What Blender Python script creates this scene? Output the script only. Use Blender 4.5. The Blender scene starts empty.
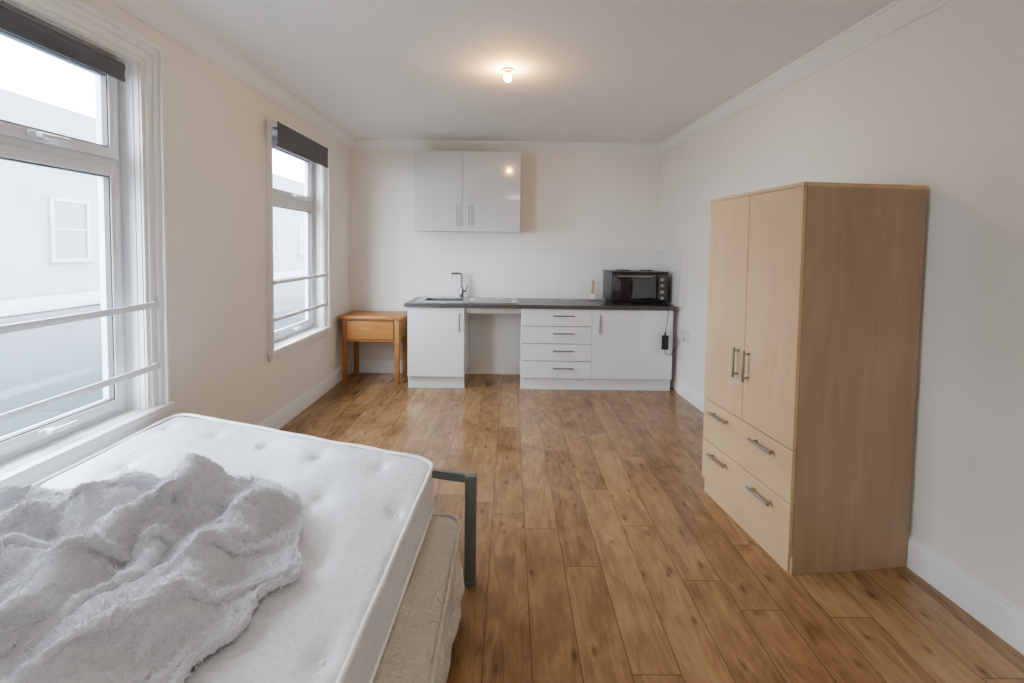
import bpy, bmesh, math, random
from mathutils import Vector, Matrix, noise
random.seed(4)
SC=bpy.context.scene
COL=SC.collection
rad=math.radians

# ------------------------------------------------------------------ materials
class NT:
    def __init__(s,name):
        s.m=bpy.data.materials.new(name); s.m.use_nodes=True
        s.t=s.m.node_tree; s.b=s.t.nodes['Principled BSDF']
        s.out=s.t.nodes['Material Output']
    def n(s,typ,props=None,**inp):
        nd=s.t.nodes.new(typ)
        for k,v in (props or {}).items(): setattr(nd,k,v)
        for k,v in inp.items():
            key=int(k[1:]) if k[0]=='i' and k[1:].isdigit() else k.replace('_',' ')
            s.set(nd.inputs[key],v)
        return nd
    def set(s,sock,v):
        if isinstance(v,bpy.types.NodeSocket): s.t.links.new(v,sock)
        else: sock.default_value=v
    def math(s,op,a,b=0.0,c=0.0):
        return s.n('ShaderNodeMath',{'operation':op},i0=a,i1=b,i2=c).outputs[0]
    def ramp(s,fac,stops,interp='LINEAR'):
        r=s.n('ShaderNodeValToRGB',Fac=fac); cr=r.color_ramp; cr.interpolation=interp
        while len(cr.elements)<len(stops): cr.elements.new(0.5)
        for e,(p,c) in zip(cr.elements,stops):
            e.position=p; e.color=(*c,1) if len(c)==3 else c
        return r.outputs[0]
    def mix(s,fac,a,b,blend='MIX'):
        m=s.n('ShaderNodeMix',{'data_type':'RGBA','blend_type':blend})
        s.set(m.inputs[0],fac)
        for sock,v in ((m.inputs[6],a),(m.inputs[7],b)):
            if isinstance(v,tuple) and len(v)==3: v=(*v,1)
            s.set(sock,v)
        return m.outputs[2]
    def coord(s,scale=(1,1,1),kind='Object',loc=(0,0,0)):
        c=s.n('ShaderNodeTexCoord').outputs[kind]
        return s.n('ShaderNodeMapping',Vector=c,Scale=scale,Location=loc).outputs[0]
    def noise(s,vec,scale,detail=4,rough=.5,dist=0):
        return s.n('ShaderNodeTexNoise',Vector=vec,Scale=scale,Detail=detail,Roughness=rough,Distortion=dist).outputs[0]
    def bump(s,h,strength=.2,dist=.01):
        b=s.n('ShaderNodeBump',Height=h,Strength=strength,Distance=dist)
        s.t.links.new(b.outputs[0],s.b.inputs['Normal'])
    def P(s,**k):
        for a,v in k.items():
            if a=='Color': a='Base Color'
            a=a.replace('_',' ')
            if isinstance(v,tuple) and len(v)==3: v=(*v,1)
            s.set(s.b.inputs[a],v)
        return s

def paint(name,col,rough=.6,bs=.08,scale=60,var=.03):
    m=NT(name); v=m.coord()
    f=m.noise(v,3,3)
    c2=tuple(max(0,x*(1-var*2)) for x in col)
    m.P(Color=m.mix(f,c2,col),Roughness=rough)
    m.bump(m.noise(v,scale,4,.6),bs,.004)
    return m.m
def simple(name,col,rough=.5,metal=0,coat=0,bump=0,scale=80):
    m=NT(name); v=m.coord()
    f=m.noise(v,scale,3)
    c2=tuple(x*.93 for x in col)
    m.P(Color=m.mix(f,c2,col),Roughness=rough,Metallic=metal,Coat_Weight=coat)
    if bump: m.bump(f,bump,.002)
    return m.m
def wood(name,dark,mid,light,axis='z',rough=.45,scale=1.0,fine=.22):
    m=NT(name)
    s={'x':(1.4,10,10),'y':(10,1.4,10),'z':(10,10,1.4)}[axis]
    s2={'x':(3,60,60),'y':(60,3,60),'z':(60,60,3)}[axis]
    a=m.noise(m.coord(tuple(k*scale for k in s)),1.0,5,.6,1.2)
    b=m.noise(m.coord(tuple(k*scale for k in s2)),1.0,3,.6)
    d=m.noise(m.coord((2.6,2.6,2.6)),1.0,4,.55)
    f=m.math('ADD',m.math('ADD',m.math('MULTIPLY',a,.72-fine),m.math('MULTIPLY',b,fine)),m.math('MULTIPLY',d,.28))
    m.P(Color=m.ramp(f,[(.3,dark),(.5,mid),(.7,light)]),Roughness=rough)
    m.bump(b,.06,.002)
    return m.m

M={}
M['wall']=paint('wall_paint',(.845,.805,.742),.75)
M['ceil']=paint('ceiling_paint',(.88,.855,.82),.8)
M['trim']=paint('trim_gloss',(.86,.855,.845),.35,.02)
M['upvc']=simple('upvc_white',(.76,.79,.83),.25)
M['gloss']=simple('gloss_white_door',(.78,.78,.795),.08,coat=1)
M['gloss2']=simple('gloss_pale_grey_door',(.57,.565,.57),.10,coat=.4)
M['carc']=simple('carcass_white',(.78,.78,.78),.4)
M['steel']=simple('brushed_steel',(.50,.50,.505),.30,1)
M['bowlsteel']=simple('bowl_steel',(.42,.42,.43),.3,1)
M['chrome']=simple('chrome',(.45,.45,.47),.10,1)
M['nickel']=simple('brushed_nickel',(.36,.345,.33),.28,1)
M['black']=simple('black_plastic',(.012,.012,.013),.3)
M['blackgl']=simple('black_glass',(.008,.008,.009),.04,coat=1)
M['gasket']=simple('gasket_grey',(.06,.065,.07),.6)
M['grey']=simple('blind_fabric',(.10,.105,.12),.85,bump=.3,scale=300)
M['frame']=simple('painted_metal_olive',(.125,.14,.13),.4,.3)
M['plastic']=simple('white_plastic',(.74,.74,.73),.35)
M['sockgrey']=simple('switch_grey',(.45,.45,.45),.35)
M['holder']=simple('bulb_holder_cream',(.75,.66,.48),.4)
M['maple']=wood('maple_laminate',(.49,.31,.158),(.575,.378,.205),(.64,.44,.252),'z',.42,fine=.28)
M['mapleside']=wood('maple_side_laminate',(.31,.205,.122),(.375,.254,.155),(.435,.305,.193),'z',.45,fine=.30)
M['mapleh']=wood('maple_laminate_horizontal',(.49,.31,.158),(.575,.378,.205),(.64,.44,.252),'y',.42,fine=.28)
M['pine']=wood('pine_golden',(.22,.078,.014),(.385,.158,.034),(.50,.235,.062),'x',.4,fine=.40)
M['pinez']=wood('pine_golden_upright',(.20,.07,.013),(.35,.14,.032),(.44,.20,.055),'z',.4,fine=.40)
M['beech']=wood('beech_brush',(.45,.25,.1),(.55,.33,.15),(.6,.4,.2),'z',.5)
M['chip']=simple('chipboard_edge',(.55,.48,.40),.6,scale=200)
# worktop
m=NT('worktop_laminate'); v=m.coord()
m.P(Color=m.ramp(m.noise(v,180,3,.7),[(.35,(.045,.038,.036)),(.7,(.10,.088,.083))]),Roughness=.3); M['worktop']=m.m
# tiles
m=NT('splash_tile')
c=m.n('ShaderNodeTexCoord').outputs['Object']
sx=m.n('ShaderNodeSeparateXYZ',Vector=c).outputs
def groove(x,w,off=0):
    f=m.math('FRACT',m.math('DIVIDE',m.math('ADD',x,100+off),w))
    d=m.math('MINIMUM',f,m.math('SUBTRACT',1.0,f))
    return m.math('LESS_THAN',m.math('MULTIPLY',d,w),.0022)
g=m.math('MAXIMUM',groove(m.math('ADD',sx[0],sx[1]),.5,.02),groove(sx[2],.28,-.91))
m.P(Color=m.mix(g,(.80,.78,.775),(.72,.70,.69)),Roughness=.12,Coat_Weight=.5); M['tile']=m.m
M['grout']=simple('tile_edge_grout',(.62,.60,.58),.6)
# glass
m=NT('window_glass'); nt=m.t
tr=m.n('ShaderNodeBsdfTransparent'); gl=m.n('ShaderNodeBsdfGlossy',Roughness=.02)
tr.inputs[0].default_value=(.96,.98,1,1)
mx=m.n('ShaderNodeMixShader'); mx.inputs[0].default_value=.06
nt.links.new(tr.outputs[0],mx.inputs[1]); nt.links.new(gl.outputs[0],mx.inputs[2]); nt.links.new(mx.outputs[0],m.out.inputs[0])
M['glass']=m.m
# bulb
m=NT('bulb_glow'); m.P(Color=(1,.8,.5),Emission_Color=(1,.58,.19),Emission_Strength=820.0); M['bulb']=m.m
# floor planks along Y
m=NT('floor_oak_laminate')
c=m.n('ShaderNodeTexCoord').outputs['Object']
sp=m.n('ShaderNodeSeparateXYZ',Vector=c).outputs
PW,PL=.175,1.25
xs=m.math('DIVIDE',m.math('ADD',sp[0],20.03),PW); row=m.math('FLOOR',xs); fx=m.math('FRACT',xs)
ro=m.n('ShaderNodeTexWhiteNoise',{'noise_dimensions':'1D'},W=row).outputs[0]
ys=m.math('ADD',m.math('DIVIDE',m.math('ADD',sp[1],20.0),PL),m.math('MULTIPLY',ro,7.0))
colm=m.math('FLOOR',ys); fy=m.math('FRACT',ys)
cid=m.n('ShaderNodeCombineXYZ',X=row,Y=colm).outputs[0]
wn=m.n('ShaderNodeTexWhiteNoise',{'noise_dimensions':'3D'},Vector=cid).outputs
rv=wn[0]
off=m.n('ShaderNodeVectorMath',{'operation':'SCALE'},i0=wn[1]); off.inputs['Scale'].default_value=17.0
pc=m.n('ShaderNodeVectorMath',{'operation':'ADD'},i0=c,i1=off.outputs[0]).outputs[0]
def mp(sc): return m.n('ShaderNodeMapping',Vector=pc,Scale=sc).outputs[0]
g1=m.noise(mp((9,1.8,1)),1.8,6,.62,1.4)
g2=m.noise(mp((50,3.5,1)),1.6,3,.55,.3)
g3=m.noise(mp((3.5,2.2,1)),1.4,4,.55,.8)
f=m.math('ADD',m.math('ADD',m.math('MULTIPLY',g1,.44),m.math('MULTIPLY',g2,.18)),m.math('MULTIPLY',g3,.38))
f=m.math('ADD',f,m.math('MULTIPLY',m.math('SUBTRACT',rv,.5),.135))
col=m.ramp(f,[(.34,(.128,.058,.023)),(.45,(.220,.111,.045)),(.54,(.290,.157,.067)),(.68,(.39,.229,.104))])
vo=m.n('ShaderNodeTexVoronoi',{'voronoi_dimensions':'2D'},Vector=mp((8,4.2,1)),Scale=1.0,Randomness=1.0)
kn=m.ramp(m.math('ADD',vo.outputs['Distance'],m.math('MULTIPLY',m.math('SUBTRACT',g1,.5),.25)),[(.02,(1,1,1)),(.14,(0,0,0))])
sel=m.math('GREATER_THAN',m.n('ShaderNodeSeparateColor',Color=vo.outputs['Color']).outputs[0],.58)
kf=m.math('MULTIPLY',m.math('MULTIPLY',m.n('ShaderNodeSeparateColor',Color=kn).outputs[0],sel),.72)
col=m.mix(kf,col,(.062,.027,.011))
ex=m.math('MULTIPLY',m.math('MINIMUM',fx,m.math('SUBTRACT',1.0,fx)),PW)
ey=m.math('MULTIPLY',m.math('MINIMUM',fy,m.math('SUBTRACT',1.0,fy)),PL)
e=m.math('MINIMUM',ex,ey)
seam=m.n('ShaderNodeMapRange',Value=e,i1=.0010,i2=.0034,i3=1.0,i4=0.0).outputs[0]
col=m.mix(m.math('MULTIPLY',seam,.66),col,(.045,.020,.009))
m.P(Color=col,Roughness=m.math('ADD',m.math('MULTIPLY',g2,.14),.17))
m.bump(m.math('SUBTRACT',m.math('MULTIPLY',g2,.12),seam),.2,.002)
M['floor']=m.m
# mattress fabrics
m=NT('mattress_damask'); v=m.coord()
a=m.noise(v,15,2,.5,4.0)
s_=m.ramp(a,[(.46,(0,0,0)),(.54,(1,1,1))])
wr=m.n('ShaderNodeTexNoise',Vector=m.coord((1,2.2,1)),Scale=5.5,Detail=4,Roughness=.5,Distortion=1.5).outputs[0]
wr2=m.math('ABSOLUTE',m.math('SUBTRACT',wr,.5))
m.P(Color=m.mix(s_,(.63,.637,.665),(.695,.702,.73)),Roughness=m.math('ADD',.32,m.math('MULTIPLY',s_,.16)),Sheen_Weight=.1)
m.bump(m.math('ADD',m.math('MULTIPLY',s_,.15),m.math('MULTIPLY',wr2,2.6)),.30,.010); M['matt']=m.m
m=NT('old_mattress_beige'); v=m.coord()
m.P(Color=m.mix(m.noise(v,9,4),(.46,.42,.345),(.66,.615,.53)),Roughness=.8); m.bump(m.noise(v,24,4,.6,2),.9,.024); M['beige']=m.m
m=NT('piping_cloth'); m.P(Color=(.74,.73,.71),Roughness=.7); M['pipe']=m.m
m=NT('throw_fleece'); v=m.coord()
m.P(Color=m.mix(m.noise(v,45,3,.6),(.44,.44,.48),(.62,.62,.665)),Roughness=.95,Sheen_Weight=.4); m.bump(m.noise(v,120,4,.65),.5,.006); M['fleece']=m.m
m=NT('throw_fur'); m.P(Color=(.70,.70,.75),Roughness=.85); M['fur']=m.m
# outside
m=NT('facade_render'); v=m.coord(); 
m.P(Color=m.mix(m.noise(v,.8,4),(.13,.152,.18),(.21,.235,.265)),Roughness=.9); M['facade']=m.m
M['slate']=simple('roof_slate',(.085,.095,.11),.8,scale=3)
M['band']=simple('painted_stone_band',(.27,.295,.325),.8,scale=3)
M['wframe']=simple('far_window_frame',(.245,.27,.30),.6)
M['wglass']=simple('far_window_glass',(.10,.12,.145),.3)
M['shop']=simple('dark_shopfront',(.05,.06,.072),.5,scale=4)
M['asphalt']=simple('asphalt',(.11,.115,.12),.9,scale=5)

# ------------------------------------------------------------------ mesh helpers
def box(bm,x0,y0,z0,x1,y1,z1,bev=0,seg=2):
    if x0>x1:x0,x1=x1,x0
    if y0>y1:y0,y1=y1,y0
    if z0>z1:z0,z1=z1,z0
    mt=Matrix.Translation(((x0+x1)/2,(y0+y1)/2,(z0+z1)/2))@Matrix.Diagonal((x1-x0,y1-y0,z1-z0,1))
    r=bmesh.ops.create_cube(bm,size=1,matrix=mt)
    if bev:
        es=list({e for v in r['verts'] for e in v.link_edges})
        bmesh.ops.bevel(bm,geom=es,offset=bev,segments=seg,profile=.5,affect='EDGES')
def cyl(bm,p0,p1,r,r2=None,seg=20):
    p0,p1=Vector(p0),Vector(p1); d=p1-p0
    mt=Matrix.Translation((p0+p1)/2)@d.to_track_quat('Z','Y').to_matrix().to_4x4()
    bmesh.ops.create_cone(bm,cap_ends=True,segments=seg,radius1=r,radius2=r if r2 is None else r2,depth=d.length,matrix=mt)
def sphere(bm,c,r,sc=(1,1,1),seg=20):
    bmesh.ops.create_uvsphere(bm,u_segments=seg,v_segments=seg//2,radius=r,matrix=Matrix.Translation(c)@Matrix.Diagonal((*sc,1)))
def sweep(bm,pts,r,closed=False,seg=8):
    pts=[Vector(p) for p in pts]; n=len(pts); rings=[]
    up=None
    for i,p in enumerate(pts):
        if closed: t=pts[(i+1)%n]-pts[i-1]
        else: t=pts[min(i+1,n-1)]-pts[max(i-1,0)]
        t.normalize()
        if up is None:
            up=Vector((0,0,1)) if abs(t.z)<.9 else Vector((1,0,0))
        a=(up-t*up.dot(t)).normalized(); b=t.cross(a); up=a
        rr=r[i] if isinstance(r,(list,tuple)) else r
        rings.append([bm.verts.new(p+a*math.cos(k*2*math.pi/seg)*rr+b*math.sin(k*2*math.pi/seg)*rr) for k in range(seg)])
    m_=n if closed else n-1
    for i in range(m_):
        A,B=rings[i],rings[(i+1)%n]
        for k in range(seg): bm.faces.new((A[k],A[(k+1)%seg],B[(k+1)%seg],B[k]))
    if not closed:
        bm.faces.new(rings[0][::-1]); bm.faces.new(rings[-1])
def profile(bm,pts,p0,p1,nrm):
    p0,p1,nrm=Vector((*p0,0)),Vector((*p1,0)),Vector((*nrm,0)).normalized()
    A=[bm.verts.new(p0+nrm*d+Vector((0,0,z))) for d,z in pts]
    B=[bm.verts.new(p1+nrm*d+Vector((0,0,z))) for d,z in pts]
    n=len(pts)
    for i in range(n): bm.faces.new((A[i],A[(i+1)%n],B[(i+1)%n],B[i]))
    bm.faces.new(A[::-1]); bm.faces.new(B)
def prism(bm,poly,z0,z1):
    A=[bm.verts.new((x,y,z0)) for x,y in poly]; B=[bm.verts.new((x,y,z1)) for x,y in poly]
    n=len(poly)
    for i in range(n): bm.faces.new((A[i],A[(i+1)%n],B[(i+1)%n],B[i]))
    bm.faces.new(A[::-1]); bm.faces.new(B)
def fin(bm,name,mat,parent=None,loc=(0,0,0),rot=(0,0,0),smooth=True,label=None,cat=None,kind=None,group=None,ang=27):
    bmesh.ops.recalc_face_normals(bm,faces=bm.faces)
    me=bpy.data.meshes.new(name); bm.to_mesh(me); bm.free()
    me.materials.append(mat)
    if smooth:
        for p in me.polygons: p.use_smooth=True
        me.set_sharp_from_angle(angle=rad(ang))
    o=bpy.data.objects.new(name,me); COL.objects.link(o)
    o.location=loc; o.rotation_euler=rot
    if parent: o.parent=parent
    if label:o['label']=label
    if cat:o['category']=cat
    if kind:o['kind']=kind
    if group:o['group']=group
    return o
def empty(name,loc=(0,0,0),rot=(0,0,0),label=None,cat=None,kind=None,group=None):
    o=bpy.data.objects.new(name,None); COL.objects.link(o); o.empty_display_size=.1
    o.location=loc;o.rotation_euler=rot
    if label:o['label']=label
    if cat:o['category']=cat
    if kind:o['kind']=kind
    if group:o['group']=group
    return o
def B(): return bmesh.new()
def bar_handle(c,axis,length,out,r=.006,stand=.03,inset=.02):
    bm=B(); c,axis,out=Vector(c),Vector(axis),Vector(out)
    p=c+out*stand
    cyl(bm,p-axis*length/2,p+axis*length/2,r,seg=16)
    for s in(-1,1):
        q=c+axis*s*(length/2-inset); cyl(bm,q,q+out*stand,r*.8,seg=16)
    return bm

def bil(c,u,v):
    return (c[0]*(1-u)+c[1]*u)*(1-v)+(c[2]*(1-u)+c[3]*u)*v   # NL,NR,FL,FR
TC=[Vector((-1.70,.02,.60)),Vector((-.385,.02,.560)),Vector((-1.69,2.36,.615)),Vector((-.315,1.965,.565))]

# ------------------------------------------------------------------ throw blanket (cloth drop, then frozen to a plain mesh)
def lerp_tab(tab,x):
    if x<=tab[0][0]: return tab[0][1]
    for (a,b),(c,d) in zip(tab,tab[1:]):
        if x<=c: return b+(d-b)*(x-a)/(c-a)
    return tab[-1][1]
def basez(x,y):
    return bil(TC,min(1,max(0,(x+1.70)/1.35)),min(1,max(0,(y-.02)/2.15))).z
ridges=[([(-.76,1.46),(-.80,1.24),(-.78,1.04),(-.88,.84)],.085,.040),
        ([(-1.02,1.54),(-.97,1.36),(-1.03,1.14),(-.98,.92),(-1.10,.66)],.125,.044),
        ([(-1.20,1.48),(-1.22,1.32),(-1.38,1.22),(-1.60,1.12)],.105,.040),
        ([(-1.18,1.14),(-1.34,1.04),(-1.56,.94)],.085,.036),
        ([(-.84,.90),(-.86,.70),(-.84,.45)],.075,.040),
        ([(-1.42,1.40),(-1.60,1.29)],.06,.038),
        ([(-.90,1.20),(-.88,1.02),(-.93,.80)],.06,.028),
        ([(-1.20,.92),(-1.40,.80),(-1.5,.7)],.08,.036)]
def pd(x,y,pl):
    dm=9
    for (x1,y1),(x2,y2) in zip(pl,pl[1:]):
        dx,dy=x2-x1,y2-y1; t=max(0,min(1,((x-x1)*dx+(y-y1)*dy)/(dx*dx+dy*dy)))
        dm=min(dm,math.hypot(x-x1-t*dx,y-y1-t*dy))
    return dm
def heap(x,y):
    wx=x+.04*noise.noise(Vector((x*5,y*5,11))); wy=y+.04*noise.noise(Vector((x*5,y*5,23)))
    return max([hh*math.exp(-(pd(wx,wy,pl)/ww)**2)*(1+.4*noise.noise(Vector((x*8,y*8,3)))) for pl,hh,ww in ridges])
def make_blanket():
    cb=B(); nx,ny=80,104; gv={}
    for i in range(nx+1):
        for j in range(ny+1):
            x=-1.95+i/nx*1.75; y=-.1+j/ny*2.3
            gv[i,j]=cb.verts.new((x,y,basez(x,y)+.018+(max(0,-1.66-x))*1.2+heap(x,y)))
    for i in range(nx):
        for j in range(ny): cb.faces.new((gv[i,j],gv[i+1,j],gv[i+1,j+1],gv[i,j+1]))
    me=bpy.data.meshes.new('tmp_collider'); cb.to_mesh(me); cb.free()
    co=bpy.data.objects.new('tmp_collider',me); COL.objects.link(co)
    co.modifiers.new('c','COLLISION'); co.collision.thickness_outer=.010; co.collision.cloth_friction=60; co.collision.damping=.6
    bm=B(); NP,NQ=104,84; g={}
    top=[(0,1.46),(.25,1.57),(.5,1.67),(.70,1.70),(.86,1.68),(1,1.58)]
    right=[(0,-.72),(.3,-.68),(.45,-.64),(.6,-.61),(.72,-.56),(.85,-.60),(1,-.70)]
    for i in range(NP):
        for j in range(NQ):
            u=i/(NP-1); v=j/(NQ-1)
            yT=lerp_tab(top,u)+.02*noise.noise(Vector((u*7,0,3))); y=.28+(yT-.28)*v
            xR=lerp_tab(right,v)+.06*noise.noise(Vector((v*9,2,3))); x=-1.66+(xR+1.66)*u
            p=(x*.80-y*.60)
            wv=noise.noise(Vector((x*1.6,y*1.6,1)))
            ph=2*math.pi*p/.12+4.8*wv
            amp=.021*(.4+1.5*abs(noise.noise(Vector((x*2.1+5,y*2.1,2)))))
            ed=min(u,1-u,v,1-v)*7; ed=min(1,max(.15,ed))
            z=basez(x,y)+.035+heap(x,y)+ed*(amp*(1+math.sin(ph))+.032*(1+noise.noise(Vector((x*8,y*9,4)))))
            x2=x+.025*math.cos(ph)*ed*.8; y2=y-.025*math.cos(ph)*ed*.6
            g[i,j]=bm.verts.new((x2,y2,z))
    for i in range(NP-1):
        for j in range(NQ-1): bm.faces.new((g[i,j],g[i+1,j],g[i+1,j+1],g[i,j+1]))
    me=bpy.data.meshes.new('tmp_cloth'); bm.to_mesh(me); bm.free()
    cl=bpy.data.objects.new('tmp_cloth',me); COL.objects.link(cl)
    m=cl.modifiers.new('cloth','CLOTH'); s=m.settings
    s.quality=5; s.mass=.3; s.tension_stiffness=15; s.compression_stiffness=15; s.shear_stiffness=10; s.bending_stiffness=2.5
    s.tension_damping=10; s.compression_damping=10; s.shear_damping=10; s.bending_damping=4; s.air_damping=2
    cs=m.collision_settings; cs.use_collision=True; cs.distance_min=.010; cs.use_self_collision=True; cs.self_distance_min=.010; cs.self_friction=10; cs.collision_quality=2
    m.point_cache.frame_start=1; m.point_cache.frame_end=40
    SC.frame_start=1; SC.frame_end=40
    for f in range(1,9): SC.frame_set(f)
    dg=bpy.context.evaluated_depsgraph_get(); ev=cl.evaluated_get(dg)
    me2=bpy.data.meshes.new_from_object(ev,depsgraph=dg)
    bpy.data.objects.remove(cl); bpy.data.objects.remove(co)
    SC.frame_set(1)
    sb=B(); sb.from_mesh(me2)
    for _ in range(1): bmesh.ops.smooth_vert(sb,verts=[v for v in sb.verts if not v.is_boundary],factor=.4,use_axis_x=True,use_axis_y=True,use_axis_z=True)
    for v in sb.verts: v.co.z=max(v.co.z,basez(v.co.x,v.co.y)+.032)
    sb.to_mesh(me2); sb.free()
    return me2
bme=make_blanket()
bme.name='throw_blanket'; bme.materials.clear(); bme.materials.append(M['fleece']); bme.materials.append(M['fur'])
for p in bme.polygons: p.use_smooth=True
bl=bpy.data.objects.new('throw_blanket',bme); COL.objects.link(bl)
bl['label']='fluffy pale grey fleece throw crumpled on the mattress'; bl['category']='blanket'
if sum(p.normal.z for p in bme.polygons)<0: bme.flip_normals()
so=bl.modifiers.new('thick','SOLIDIFY'); so.thickness=.022; so.offset=0
sb=bl.modifiers.new('sub','SUBSURF'); sb.levels=2; sb.render_levels=2
tx=bpy.data.textures.new('tufts','CLOUDS'); tx.noise_scale=.014; tx.noise_depth=1
dp=bl.modifiers.new('tuft','DISPLACE'); dp.texture=tx; dp.strength=.015; dp.mid_level=.5; dp.texture_coords='LOCAL'
md=bl.modifiers.new('pile','PARTICLE_SYSTEM'); ps=bl.particle_systems[0].settings
ps.type='HAIR'; ps.count=85000; ps.hair_length=.0072; ps.hair_step=2; ps.use_modifier_stack=True
ps.root_radius=1.0; ps.tip_radius=.45; ps.radius_scale=.0013
ps.material=2; ps.use_advanced_hair=True; ps.factor_random=.0016

# ------------------------------------------------------------------ room
XL=-1.86; D=5.41; Y0=-1.7; HC=2.69
XRf=lambda y:2.035-.0555*y
S='structure'
bm=B(); box(bm,-2.2,Y0-.2,-.1,2.5,D+.2,0); fin(bm,'floor',M['floor'],kind=S,smooth=False)
bm=B(); box(bm,-2.2,Y0-.2,HC,2.5,D+.2,HC+.12); fin(bm,'ceiling',M['ceil'],kind=S,smooth=False)
bm=B(); box(bm,-2.2,D,0,2.5,D+.2,HC); fin(bm,'wall_back',M['wall'],kind=S,smooth=False)
bm=B(); box(bm,-2.2,Y0-.2,0,2.5,Y0,HC); fin(bm,'wall_front',M['wall'],kind=S,smooth=False)
bm=B(); prism(bm,[(XRf(Y0),Y0),(XRf(Y0)+.25,Y0),(XRf(D)+.25,D),(XRf(D),D)],0,HC); fin(bm,'wall_right',M['wall'],kind=S,smooth=False)
WT=.165
W1=(1.22,2.36,.62,2.38); W2=(3.64,4.61,.66,2.38)
bm=B()
x0,x1=XL-WT,XL
box(bm,x0,Y0,0,x1,W1[0],HC); box(bm,x0,W1[1],0,x1,W2[0],HC); box(bm,x0,W2[1],0,x1,D,HC)
for w in(W1,W2):
    box(bm,x0,w[0],0,x1,w[1],w[2]); box(bm,x0,w[0],w[3],x1,w[1],HC)
fin(bm,'wall_left',M['wall'],kind=S,smooth=False)
cp=[(0,2.592),(.010,2.592),(.016,2.603),(.028,2.610),(.042,2.628),(.060,2.650),(.072,2.660),(.076,2.672),(.090,2.676),(.090,HC),(0,HC)]
rn=(-1,-.0555)
for i,(p0,p1,n) in enumerate([((XL,Y0),(XL,D),(1,0)),((XL,D),(XRf(D),D),(0,-1)),((XRf(Y0),Y0),(XRf(D),D),rn),((XL,Y0),(XRf(Y0),Y0),(0,1))]):
    bm=B(); profile(bm,cp,p0,p1,n); fin(bm,f'trim_{i+1}',M['trim'],kind=S,ang=25)
bp=[(0,0),(.018,0),(.018,.115),(.014,.128),(.010,.132),(.008,.148),(0,.150)]
for nme,p0,p1,n in[('left',(XL,Y0),(XL,D),(1,0)),('back',(XL,D),(-1.075,D),(0,-1)),('right',(XRf(Y0),Y0),(XRf(4.78),4.78),rn),('front',(XL,Y0),(XRf(Y0),Y0),(0,1))]:
    bm=B(); profile(bm,bp,p0,p1,n); fin(bm,'baseboard_'+nme,M['trim'],kind=S,ang=25)

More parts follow.
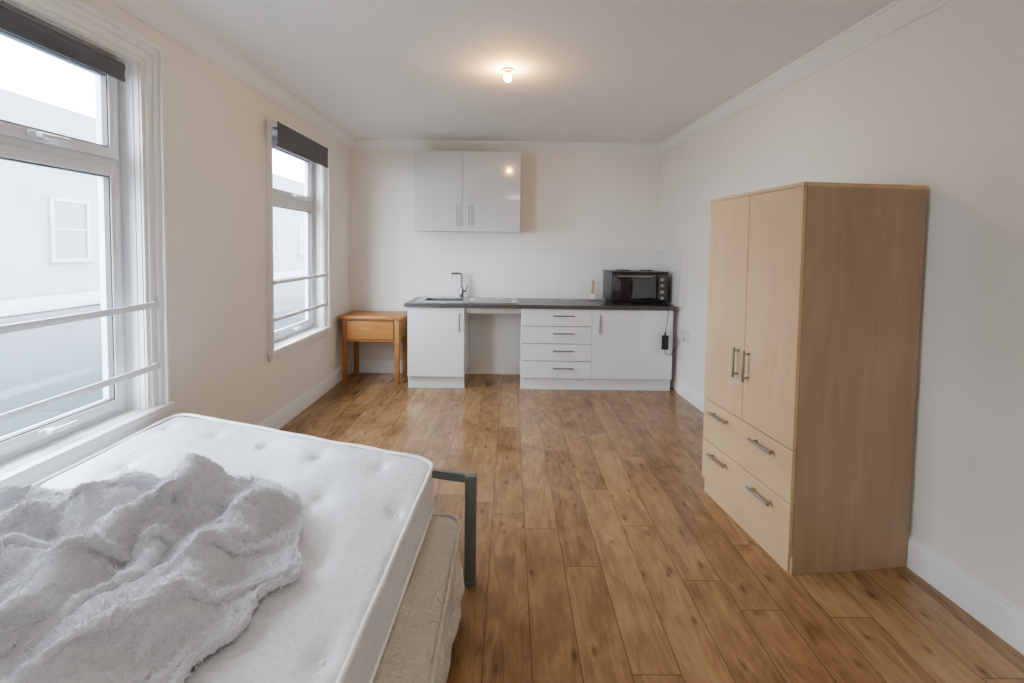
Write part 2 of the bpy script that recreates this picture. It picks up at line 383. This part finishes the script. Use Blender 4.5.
# ------------------------------------------------------------------ windows
def frame4(bm,X0,X1,a,b,z0,z1,q,bev):
    box(bm,X0,a,z0,X1,a+q,z1,bev); box(bm,X0,b-q,z0,X1,b,z1,bev)
    box(bm,X0,a+q,z0,X1-.0006,b-q,z0+q,bev); box(bm,X0,a+q,z1-q,X1-.0006,b-q,z1,bev)
def window(idx,w,arch,barz,blx,blz,blind_drop,over,hy,lab,bys=0):
    y0,y1,z0,z1=w
    e=empty(f'window_{idx}',(XL,(y0+y1)/2,z0),kind=S)
    yc=(y0+y1)/2; a,b=y0-yc,y1-yc; H=z1-z0
    bm=B()
    for (o0,o1,t) in((0,arch*.20,.010),(arch*.20,arch*.55,.018),(arch*.55,arch*.82,.028),(arch*.82,arch,.042)):
        box(bm,0,a-o1,-.0,t,a-o0,H+o1,.002); box(bm,0,b+o0,0,t,b+o1,H+o1,.002)
        box(bm,0,a-o0,H+o0,t,b+o0,H+o1,.002)
    fin(bm,'architrave',M['trim'],e)
    bm=B()
    for (X0,X1,t) in((-.16,-.06,.016),(-.06,-.025,.010),(-.025,-.001,.005)):
        box(bm,X0,a,0.012,X1,a+t,H-t); box(bm,X0,b-t,0.012,X1,b,H-t); box(bm,X0,a,H-t,X1,b,H)
    fin(bm,'reveal',M['trim'],e,smooth=False)
    bm=B(); box(bm,-.16,a+.001,-.03,0.001,b-.001,.012); box(bm,0,a-arch-.02,-.028,.055,b+arch+.02,.012,.008)
    box(bm,0,a-arch,-.085,.022,b+arch,-.029,.006); box(bm,.022,a-arch,-.055,.034,b+arch,-.029,.004)
    fin(bm,'sill',M['trim'],e)
    o=.05
    fa,fb,f0,f1=a+.0165,b-.0165,.0125,H-.0165; xf0,xf1=-.20+o,-.135+o; tz=1.87-z0; fw=.045
    bm=B(); frame4(bm,xf0,xf1,fa,fb,f0,f1,fw,.003)
    box(bm,xf0,fa+fw,tz-.03,xf1-.0006,fb-fw,tz+.03,.003)
    fin(bm,'frame',M['upvc'],e)
    def sash(s0,s1,hz):
        bm=B(); q=.050; X0,X1=-.185+o,-.118+o; A_,B_=fa+fw-.014,fb-fw+.014
        frame4(bm,X0,X1,A_,B_,s0,s1,q,.005)
        s=fin(bm,'sash',M['upvc'],e)
        bm=B(); frame4(bm,-.150+o,-.124+o,A_+q-.004,B_-q+.004,s0+q-.004,s1-q+.004,.010,0)
        fin(bm,'gasket',M['gasket'],s,smooth=False)
        bm=B(); box(bm,-.158+o,A_+.03,s0+.03,-.151+o,B_-.03,s1-.03); fin(bm,'glass',M['glass'],s,smooth=False)
        bm=B(); box(bm,-.118+o,hy-.035,hz-.012,-.106+o,hy+.035,hz+.012,.004); box(bm,-.106+o,hy-.012,hz-.01,-.085+o,hy+.012,hz+.01,.004)
        box(bm,-.09+o,hy-.012,hz-.011,-.078+o,hy+.11,hz+.009,.005)
        fin(bm,'handle',M['upvc'],s,label='white lever window handle')
    sash(tz+.018,f1-fw+.012,tz+.045)
    sash(f0+fw-.012,tz-.018,f0+fw+.018)
    for z in barz:
        bm=B(); q=arch*.5; box(bm,.026,a-q,z-z0-.016,.038,b+q,z-z0+.016,.004)
        for yy in(a-q*.7,b+q*.7): box(bm,.012,yy-.012,z-z0-.02,.03,yy+.012,z-z0+.02,.004)
        fin(bm,'safety_bar',M['upvc'],e)
    bl=empty('roller_blind',(XL+blx,yc+bys,z1+blz),label=lab,cat='blind')
    A_,B_=a-over,b+over; R=.027
    bm=B(); cyl(bm,(0,A_,0),(0,B_,0),R,seg=24); fin(bm,'roller',M['grey'],bl)
    bm=B(); box(bm,R-.004,A_+.005,-blind_drop,R-.001,B_-.005,0); fin(bm,'fabric',M['grey'],bl)
    bm=B(); box(bm,R-.010,A_+.005,-blind_drop-.020,R+.004,B_-.005,-blind_drop,.004); fin(bm,'bottom_bar',M['grey'],bl)
    for yy in(A_-.010,B_+.002):
        bm=B(); box(bm,-.030,yy,-.030,.027,yy+.008,.031,.003); fin(bm,'bracket',M['plastic'],bl)
    pl=bpy.data.lights.new('window_daylight_portal','AREA'); pl.shape='RECTANGLE'; pl.size=H; pl.size_y=y1-y0
    pl.cycles.is_portal=True
    po=bpy.data.objects.new('window_daylight_portal',pl); COL.objects.link(po)
    po.location=(XL-WT-.02,yc,z0+H/2); po.rotation_euler=(0,rad(-90),0)
window(1,W1,.115,(1.165,.845),-.034,-.055,.050,-.050,.12,'dark grey roller blind fully rolled up at window head',-.02)
window(2,W2,.075,(1.19,.90),.075,.012,.150,.0,0,'dark grey roller blind partly lowered over window top',-.105)

# outside
e=empty('house',(-11.5,16,-3.2),label='pale rendered terraced houses across the street',cat='building')
bm=B(); box(bm,-6,-16,0,0,30,7.2); fin(bm,'body',M['facade'],e)
bm=B(); box(bm,0,-16,3.0,.25,30,3.35,.03); box(bm,0,-16,6.9,.3,30,7.2,.03); fin(bm,'cornice_band',M['band'],e)
bm=B(); box(bm,0.0,-16,0,.12,30,2.95,.02); fin(bm,'shopfront',M['shop'],e)
bm=B(); prism(bm,[(-6,-16),(.35,-16),(.35,30),(-6,30)],7.2,7.3)
A=[bm.verts.new(p) for p in((.35,-16,7.3),(.35,30,7.3),(-3,30,9.0),(-3,-16,9.0),(-6,-16,7.3),(-6,30,7.3))]
bm.faces.new((A[0],A[1],A[2],A[3])); bm.faces.new((A[3],A[2],A[5],A[4])); fin(bm,'roof',M['slate'],e,smooth=False)
for k in range(13):
    y=-14+k*3.4
    for z,hh in((4.3,1.4),):
        bm=B()
        w_=.45
        box(bm,0,y-w_-.10,z-.04,.06,y-w_,z+hh+.10);box(bm,0,y+w_,z-.04,.06,y+w_+.10,z+hh+.10);box(bm,0,y-w_,z+hh,.06,y+w_,z+hh+.10);box(bm,0,y-w_-.15,z-.14,.12,y+w_+.15,z-.04)
        box(bm,0,y-w_,z+hh/2-.025,.05,y+w_,z+hh/2+.025)
        o=fin(bm,'window',M['wframe'],e)
        bm=B(); box(bm,.0,y-w_,z-.04,.02,y+w_,z+hh); fin(bm,'glass',M['wglass'],o,smooth=False)
bm=B(); box(bm,-30,-25,-3.3,-2.3,60,-3.2); fin(bm,'street',M['asphalt'],kind=S,smooth=False)

# ------------------------------------------------------------------ kitchen
YF=4.80; YB=D-.005; WZ=.90
def cabinet(name,x0,x1,label,fronts,yfront=YF,z0=0,zt=WZ-.04,plinth=.125,yback=YB,dm='gloss'):
    w=x1-x0; d=yback-yfront-.02
    e=empty(name,(x0,yfront,z0),label=label,cat='cabinet')
    t=.018; b=.02
    bm=B(); H=zt-z0-.001; p=plinth
    box(bm,0,b,p,t,b+d,H); box(bm,w-t,b,p,w,b+d,H); box(bm,t,b,p,w-t,b+d,p+t); box(bm,t,b+d-.008,p+t,w-t,b+d,H)
    if z0>0: box(bm,t,b,H-t,w-t,b+d,H)
    else: box(bm,t,b,H-t,w-t,b+.09,H)
    fin(bm,'body',M['carc'],e,smooth=False)
    if p:
        bm=B(); box(bm,.0,.045,0,w,.063,p-.003,.001); 
        box(bm,.0,.063,0,.016,.5,p-.003); box(bm,w-.016,.063,0,w,.5,p-.003)
        fin(bm,'plinth',M['gloss'],e,ang=12)
    for kind,a0,a1,c0,c1,hd in fronts:
        bm=B(); box(bm,a0+.002,0,c0+.002,a1-.002,.019,c1-.002,.0015)
        o=fin(bm,kind,M[dm],e,smooth=False)
        c,ax,L=hd
        fin(bar_handle((c[0],0,c[1]),ax,L,(0,-1,0),.0075),'handle',M['nickel'],o,label='brushed nickel bar handle')
    return e
T=WZ-.04
X=(-1.06,-.47,.12,.855,1.70)
w=X[1]-X[0]
cabinet('sink_cabinet',X[0],X[1],'white gloss base cabinet with one door under the sink',[('door',0,w,.13,T-.003,((w-.05,T-.15),(0,0,1),.19))])
w=X[3]-X[2]; hs=(T-.13)/4
cabinet('drawer_cabinet',X[2],X[3],'white gloss base cabinet with four drawers beside the gap',[('drawer',0,w,.13+i*hs,.13+(i+1)*hs-.003,((w*.6,.13+(i+.6)*hs),(1,0,0),.22)) for i in range(4)])
w=X[4]-X[3]
cabinet('base_cabinet',X[3],X[4],'wide white gloss base cabinet under the mini oven',[('door',0,w,.13,T-.003,((.08,T-.15),(0,0,1),.19))])
w=1.16
cabinet('wall_cabinet',-1.06,.10,'pale grey high-gloss two-door cabinet hung on the wall',
 [('door',0,.53,0,.86,((.465,.165),(0,0,1),.22)),('door',.53,w,0,.86,((.595,.165),(0,0,1),.22))],yfront=5.09,z0=1.66,zt=2.52,plinth=0,dm='gloss2')
bx=(-.93,-.50,4.94,5.27)
x0,x1,y0,y1=-1.09,XRf(5.41)-.004,4.77,YB
bm=B(); z0,z1=WZ-.04,WZ
box(bm,x0,y0,z0,x1,bx[2],z1,.004); box(bm,x0,bx[3],z0,x1,y1,z1); box(bm,x0,bx[2],z0,bx[0],bx[3],z1); box(bm,bx[1],bx[2],z0,x1,bx[3],z1)
wt=fin(bm,'worktop',M['worktop'],label='dark grey laminate kitchen worktop with straight edge',cat='worktop',smooth=False)
bm=B(); box(bm,X[1]+.001,4.83,WZ-.10,X[2]-.001,4.848,WZ-.042)
fin(bm,'support_rail',M['chip'],wt,smooth=False,label='bare chipboard support rail')
# sink
bm=B(); sz=WZ+.001; h=.009
sx0,sx1,sy0,sy1=-.99,.08,4.84,5.35
box(bm,sx0,sy0,sz,sx1,bx[2]+.01,sz+h,.002); box(bm,sx0,bx[3]-.01,sz,sx1,sy1,sz+h,.002); box(bm,sx0,bx[2]+.01,sz,bx[0]+.01,bx[3]-.01,sz+h); box(bm,bx[1]-.01,bx[2]+.01,sz,sx1,bx[3]-.01,sz+h)
for k in range(9):
    yy=4.965+k*.033; box(bm,-.44,yy,sz+h,0.02,yy+.012,sz+h+.005,.002)
sk=fin(bm,'sink',M['steel'],label='stainless steel inset sink with drainer set in worktop',cat='sink')
bm=B(); i0,i1,j0,j1=bx[0]+.006,bx[1]-.006,bx[2]+.006,bx[3]-.006; zb=WZ-.16
box(bm,i0,j0,zb,i1,j1,zb+.003); box(bm,i0,j0,zb,i0+.003,j1,sz+h-.001); box(bm,i1-.003,j0,zb,i1,j1,sz+h-.001); box(bm,i0,j0,zb,i1,j0+.003,sz+h-.001); box(bm,i0,j1-.003,zb,i1,j1,sz+h-.001)
fin(bm,'bowl',M['bowlsteel'],sk)
bm=B(); cyl(bm,(-.71,5.11,zb+.003),(-.71,5.11,zb+.008),.04); fin(bm,'drain',M['chrome'],sk)
# faucet
fx_,fy_=-.555,5.315; fz=WZ+.010
e=empty('faucet',(fx_,fy_,fz),label='chrome swan-neck mixer tap behind the sink bowl',cat='faucet')
bm=B(); cyl(bm,(0,0,0),(0,0,.012),.030); cyl(bm,(0,0,.012),(0,0,.10),.025); sphere(bm,(0,0,.10),.0255); fin(bm,'body',M['chrome'],e)
bm=B(); pts=[(0,0,.09),(0,0,.255),(-.008,-.003,.268),(-.022,-.009,.274),(-.10,-.040,.274),(-.114,-.046,.268),(-.120,-.048,.252),(-.120,-.048,.215)]
sweep(bm,pts,.0135,seg=16); fin(bm,'spout',M['chrome'],e)
bm=B(); cyl(bm,(.015,0,.07),(.050,0,.075),.015); cyl(bm,(.045,0,.075),(.075,-.03,.15),.008); fin(bm,'lever',M['chrome'],e)
# splashback
bm=B(); box(bm,-1.095,D-.010,WZ+.001,XRf(D)-.0105,D-.001,1.47); 
prism(bm,[(XRf(D)-.001,D-.001),(XRf(4.8)-.001,4.8),(XRf(4.8)-.010,4.8),(XRf(D)-.010,D-.001)],WZ+.001,1.47)
spl=fin(bm,'splashback',M['tile'],label='white tiled splashback along the wall above worktop',cat='splashback',smooth=False)
bm=B(); box(bm,-1.099,D-.0115,1.4702,XRf(D)-.0115,D-.0005,1.476); box(bm,-1.099,D-.0115,WZ+.001,-1.0955,D-.0005,1.4702)
prism(bm,[(XRf(D)-.0005,D-.012),(XRf(4.8)-.0005,4.8),(XRf(4.8)-.0115,4.8),(XRf(D)-.0115,D-.012)],1.4702,1.476)
fin(bm,'edge_trim',M['grout'],spl,smooth=False)
# mini oven
ow,oh,od=.60,.35,.40
e=empty('mini_oven',(1.075,4.91,WZ+.002),(0,0,rad(2)),label='black countertop mini oven with hotplates on the worktop',cat='oven')
bm=B(); box(bm,0,.012,.018,ow,od,oh-.012,.008); box(bm,-.004,.0,oh-.018,ow+.004,od+.004,oh,.005); fin(bm,'body',M['black'],e)
bm=B(); box(bm,.012,-.006,.03,.475,.012,oh-.03,.004); dr=fin(bm,'door',M['blackgl'],e)
bm=B(); box(bm,.05,-.009,.06,.437,-.0055,oh-.085,.002); fin(bm,'door_glass',M['blackgl'],dr)
fin(bar_handle((.243,-.006,oh-.052),(1,0,0),.36,(0,-1,0),.008,.035),'handle',M['nickel'],dr)
bm=B(); box(bm,.485,0,.03,ow-.008,.012,oh-.03,.003); fin(bm,'control_panel',M['blackgl'],e)
for k in range(4):
    bm=B(); z=.07+k*.066; cyl(bm,(.54,0,z),(.54,-.018,z),.019,.016); box(bm,.537,-.023,z-.015,.543,-.016,z+.015); fin(bm,'knob',M['nickel'],e)
for xx,rr in((.17,.09),(.43,.072)):
    bm=B(); cyl(bm,(xx,.2,oh),(xx,.2,oh+.008),rr,seg=32); cyl(bm,(xx,.2,oh+.008),(xx,.2,oh+.012),rr*.85,seg=32); fin(bm,'hotplate',M['black'],e)
for xx in(.04,ow-.04):
    for yy in(.05,od-.05):
        bm=B(); cyl(bm,(xx,yy,0),(xx,yy,.019),.015); fin(bm,'foot',M['black'],e)
# brush leaning
e=empty('dish_brush',(.93,5.27,WZ+.002),(rad(-14),rad(6),0),label='small wooden dish brush leaning against the splashback',cat='brush')
bm=B(); box(bm,-.015,-.007,.06,.015,.007,.22,.005); sphere(bm,(0,0,.215),.018,(1,.5,1)); fin(bm,'handle',M['beech'],e)
bm=B(); box(bm,-.030,-.012,.0,.030,.012,.07,.008); fin(bm,'head',M['beech'],e)
bm=B(); box(bm,-.026,-.035,.006,.026,-.012,.064,.004); fin(bm,'bristles',M['pipe'],e)
# wall socket
ry=4.66
e=empty('wall_socket',(XRf(ry),ry,.57),(0,0,math.atan(.0555)),label='white plastic double socket on the wall by cabinets',cat='socket')
bm=B(); box(bm,-.022,-.085,0,0,.085,.10,.004); fin(bm,'plate',M['plastic'],e)
for s in(-.06,.035):
    bm=B(); box(bm,-.027,s,.065,-.021,s+.018,.088,.002); fin(bm,'switch',M['sockgrey'],e)
# adaptor + cable
e=empty('power_adapter',(1.60,4.755,.46),label='black plug adaptor hanging on its cable by the cabinet',cat='adapter')
bm=B(); box(bm,-.034,-.03,0,.034,.0,.15,.008); cyl(bm,(0,-.015,.15),(0,-.015,.18),.01); fin(bm,'body',M['black'],e)
bm=B()
pts=[(0,-.015,.17),(.01,-.02,.25),(.02,-.02,.34),(.025,-.012,.425),(.03,-.006,.444),(.03,.03,.4465),(.03,.10,.4465),(.02,.15,.4465)]
sweep(bm,pts,.004); pts=[(0,-.015,.005),(.01,-.02,-.05),(.05,-.04,-.05),(.09,-.09,.04),(.118,-.115,.13)]
sweep(bm,pts,.004); fin(bm,'cable',M['black'],e)
bm=B(); box(bm,.110,-.135,.120,.146,-.098,.158,.006); fin(bm,'plug',M['plastic'],e,label='white plug in the wall socket')

# ------------------------------------------------------------------ side table
e=empty('side_table',(-1.82,4.93,0),label='small golden pine side table with drawer near cabinets',cat='table')
tw,td,th=.67,.44,.735
bm=B(); box(bm,0,-.014,th-.032,tw,td,th,.006); fin(bm,'tabletop',M['pine'],e)
for xx in(.03,tw-.08):
    for yy in(.01,td-.06):
        bm=B(); box(bm,xx,yy,0,xx+.05,yy+.05,th-.032,.003); fin(bm,'leg',M['pinez'],e)
zb_=.475
bm=B(); box(bm,.035,.06,zb_,.055,td-.06,th-.032); box(bm,tw-.055,.06,zb_,tw-.035,td-.06,th-.032); box(bm,.08,td-.045,zb_,tw-.08,td-.025,th-.032); box(bm,.08,.014,zb_-.012,tw-.08,.04,zb_+.008); box(bm,.08,.024,th-.050,tw-.08,.04,th-.032)
fin(bm,'apron',M['pine'],e,smooth=False)
bm=B(); box(bm,.086,-.002,zb_+.014,tw-.086,.035,th-.054,.004); fin(bm,'drawer',M['pine'],e,smooth=False)

# ------------------------------------------------------------------ wardrobe
WW,WD,WH=.765,.610,1.795
e=empty('wardrobe',(1.290,2.065,0),(0,0,.112),label='light maple two-door wardrobe with two drawers beside wall',cat='wardrobe')
t=.018
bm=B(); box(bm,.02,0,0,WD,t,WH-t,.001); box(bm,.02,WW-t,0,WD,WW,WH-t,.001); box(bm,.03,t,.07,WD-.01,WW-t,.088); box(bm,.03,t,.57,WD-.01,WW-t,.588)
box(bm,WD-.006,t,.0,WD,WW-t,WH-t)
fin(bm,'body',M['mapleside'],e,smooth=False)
bm=B(); box(bm,0,0,WH-t,WD,WW,WH,.0015); fin(bm,'top_panel',M['mapleh'],e,smooth=False)
bm=B(); box(bm,.012,t,0,.03,WW-t,.09,.001); fin(bm,'plinth',M['mapleh'],e,smooth=False)
mid=WW/2
for a,b,hy in((.001,mid-.002,mid-.045),(mid+.002,WW-.001,mid+.045)):
    bm=B(); box(bm,0,a,.585,t,b,WH-t-.002,.0012); o=fin(bm,'door',M['maple'],e,smooth=False)
    fin(bar_handle((0,hy,.885),(0,0,1),.165,(-1,0,0),.0075,.032),'handle',M['nickel'],o,label='brushed nickel bar handle')
for c0,c1 in((.335,.58),(.09,.33)):
    bm=B(); box(bm,0,.001,c0,t,WW-.001,c1,.0012); o=fin(bm,'drawer',M['mapleh'],e,smooth=False)
    for yy in(.19,.575):
        fin(bar_handle((0,yy,c1-.055),(0,1,0),.165,(-1,0,0),.0075,.032),'handle',M['nickel'],o,label='brushed nickel bar handle')

# ------------------------------------------------------------------ bed
def rmap(x,y,hx,hy,r):
    qx=max(-(hx-r),min(hx-r,x)); qy=max(-(hy-r),min(hy-r,y)); d=Vector((x-qx,y-qy))
    if d.length>1e-9: d=d.normalized()*r
    return qx+d.x,qy+d.y
def soft_box(C,th,rp,re,topf,cuts=70,side=None):
    hx=((C[1]-C[0]).length)/2; hy=((C[2]-C[0]).length)/2; hz=th/2
    bm=B(); bmesh.ops.create_cube(bm,size=2)
    bmesh.ops.subdivide_edges(bm,edges=bm.edges[:],cuts=cuts,use_grid_fill=True)
    for v in bm.verts:
        x,y,z=v.co.x*hx,v.co.y*hy,v.co.z*hz
        s=max(abs(v.co.x),abs(v.co.y))
        if s>1e-6:
            bx_,by_=rmap(x/s,y/s,hx,hy,rp); x,y=bx_*s,by_*s
        n=Vector((x,y)); L=n.length or 1
        ds=max(0,s*min(hx,hy)-(min(hx,hy)-re)); dz=max(0,abs(z)-(hz-re))
        if ds>0 and dz>0:
            q=math.hypot(ds,dz); k=min(1,re/q)
            sh=(ds-ds*k); x-=n.x/L*sh*.9; y-=n.y/L*sh*.9; z=math.copysign(hz-re+dz*k,z)
        if side and s>.999 and abs(v.co.z)<.999:
            k=side(x,y,z)*(1-abs(v.co.z)**3)
            if abs(v.co.x)>abs(v.co.y): x+=math.copysign(k,x)
            else: y+=math.copysign(k,y)
        u,w_=(x/hx+1)/2,(y/hy+1)/2
        top=bil(C,u,w_)
        zz=top.z-hz+z
        if z>0: zz+=topf(top.x,top.y,u,w_)*min(1,z/hz)
        v.co=Vector((top.x,top.y,zz))
    return bm
NTU,NTV=5,7
rt=random.Random(7)
tufts=[((i+.5)/NTU+rt.uniform(-.012,.012)+(.05 if j%2 else -.05),(j+.5)/NTV+rt.uniform(-.01,.01)) for i in range(NTU) for j in range(NTV)]
def mtop(x,y,u,v):
    eu=min(u,1-u)*1.44; ev=min(v,1-v)*2.0; e_=max(0,min(eu,ev))
    z=.014*(1-math.exp(-e_/.12))
    for a,b in tufts:
        dx=(u-a)*1.44; dy=(v-b)*2.0; d=dx*dx+dy*dy
        if d<.05: z-=.013*math.exp(-d/.0008)+.007*math.exp(-d/.008)+.005*math.exp(-(dx*dx*12+dy*dy)/.014)
    z+=.005*noise.noise(Vector((x*5,y*5,0)))+.0025*noise.noise(Vector((x*12+y*5,y*9,3)))
    return z
wob=lambda x,y,z:.006+.009*noise.noise(Vector((x*5,y*5,z*12)))
bm=soft_box(TC,.20,.075,.022,mtop,120,wob)
mt=fin(bm,'mattress',M['matt'],label='white damask tufted double mattress stacked on another mattress',cat='mattress',ang=80)
def perim(C,rp,dz,n=16,out=.004):
    hx=((C[1]-C[0]).length)/2; hy=((C[2]-C[0]).length)/2; P=[]
    for cx,cy,a0 in((1,1,0),(-1,1,90),(-1,-1,180),(1,-1,270)):
        for i in range(n+1):
            a=rad(a0+90*i/n); P.append((cx*(hx-rp)+math.cos(a)*(rp+out),cy*(hy-rp)+math.sin(a)*(rp+out)))
    Q=[]
    for i in range(len(P)):
        a,b=Vector(P[i]),Vector(P[(i+1)%len(P)]); k=max(1,int((b-a).length/.05))
        for j in range(k): Q.append(a.lerp(b,j/k))
    R=[]
    for q in Q:
        t=bil(C,(q.x/hx+1)/2,(q.y/hy+1)/2); R.append((t.x,t.y,t.z+dz+.006*noise.noise(Vector((t.x*6,t.y*6,dz*9)))))
    return R
for dz in(-.002,-.190):
    bm=B(); sweep(bm,perim(TC,.075,dz,out=.001),.0080,closed=True); fin(bm,'piping',M['pipe'],mt,label='off-white corded piping along the edge',ang=60)
for a,b in tufts:
    t=bil(TC,a,b); zz=t.z+mtop(t.x,t.y,a,b)
    bm=B(); sphere(bm,(t.x,t.y,zz+.002),.008,(1,1,.4),12)
    fin(bm,'tuft',M['pipe'],mt,ang=60)
LC=[Vector((-1.72,.02,.350)),Vector((-.195,.02,.350)),Vector((-1.72,1.96,.371)),Vector((-.195,1.93,.357))]
def ltop(x,y,u,v):
    e_=max(0,min(min(u,1-u)*1.55,min(v,1-v)*2)) 
    z=.012*noise.noise(Vector((x*6,y*6,1)))+.006*noise.noise(Vector((x*18,y*14,1)))
    return z*min(1,e_/.05)*.8 - .005
wob2=lambda x,y,z:.016-.05*z+.022*noise.noise(Vector((x*4,y*4,z*9+4)))+.018*noise.noise(Vector((x*10,y*13,z*26)))
bm=soft_box(LC,.25,.07,.035,ltop,90,wob2)
lm=fin(bm,'mattress',M['beige'],label='old creased beige mattress lying on the metal bed frame',cat='mattress',ang=80)
for dz in(-.014,-.234):
    bm=B(); sweep(bm,perim(LC,.07,dz,out=.002),.008,closed=True); fin(bm,'piping',M['beige'],lm,ang=60)
e=empty('bed_frame',(-1.0,1.0,0),label='dark olive metal bed frame under stacked mattresses',cat='bed')
ox,oy=1.0,-1.0
def leg(x,y,h):
    bm=B(); box(bm,x-.025,y-.02,0,x+.025,y+.02,h,.004); box(bm,x-.028,y-.023,0,x+.028,y+.023,.02,.004); fin(bm,'leg',M['frame'],e)
for x,y,h in((-.160,1.995,.490),(-1.77,2.42,.490),(-.160,-.05,.490),(-1.77,-.05,.490)): leg(x+ox,y+oy,h)
bm=B(); prism(bm,[(-.186+ox,1.995+oy),(-.186+ox,2.014+oy),(-1.744+ox,2.437+oy),(-1.744+ox,2.403+oy)],.453,.488)
fin(bm,'foot_rail',M['frame'],e,smooth=False)
for xx in(-.30,-1.74):
    bm=B(); box(bm,xx+ox,-.01+oy,.05,xx+.035+ox,1.95+oy,.078,.003); fin(bm,'side_rail',M['frame'],e)
bm=B()
for k in range(12): box(bm,-1.70+ox,.06+k*.16+oy,.079,-.26+ox,.12+k*.16+oy,.090)
fin(bm,'slats',M['pine'],e,smooth=False)

# ------------------------------------------------------------------ ceiling light, added fill
e=empty('ceiling_light',(-.035,3.20,HC),label='bare glowing bulb in small cream ceiling holder',cat='lamp')
bm=B(); cyl(bm,(0,0,-.014),(0,0,0),.034,.042,28); cyl(bm,(0,0,-.035),(0,0,-.013),.020,.024,24); fin(bm,'holder',M['holder'],e)
bm=B(); sphere(bm,(0,0,-.060),.025,(1,1,1.0)); cyl(bm,(0,0,-.048),(0,0,-.034),.018,.014); fin(bm,'bulb',M['bulb'],e)
ld=bpy.data.lights.new('fill_light','AREA'); ld.shape='DISK'; ld.size=.9; ld.energy=29; ld.color=(1,.96,.91)  # soft fill added behind the camera to lift the room, not a real fitting
lo=bpy.data.objects.new('fill_light',ld); COL.objects.link(lo); lo.location=(.3,-.7,HC-.03)

# ------------------------------------------------------------------ world
wd=bpy.data.worlds.new('World'); SC.world=wd; wd.use_nodes=True; t=wd.node_tree
bg=t.nodes['Background']; bg.inputs[0].default_value=(.82,.92,1,1); bg.inputs[1].default_value=35.0

# ------------------------------------------------------------------ camera
cd=bpy.data.cameras.new('camera'); cam=bpy.data.objects.new('camera',cd); COL.objects.link(cam); SC.camera=cam
cd.sensor_width=36; cd.sensor_fit='HORIZONTAL'; cd.lens=36*465.47/1024; cd.shift_y=(269.2-341.5)/1024; cd.clip_start=.02
cam.matrix_world=Matrix.Translation((0,0,1.4846))@Matrix.Rotation(-.0035,4,'Z')@Matrix.Rotation(math.pi/2-.0458,4,'X')@Matrix.Rotation(.0138,4,'Z')
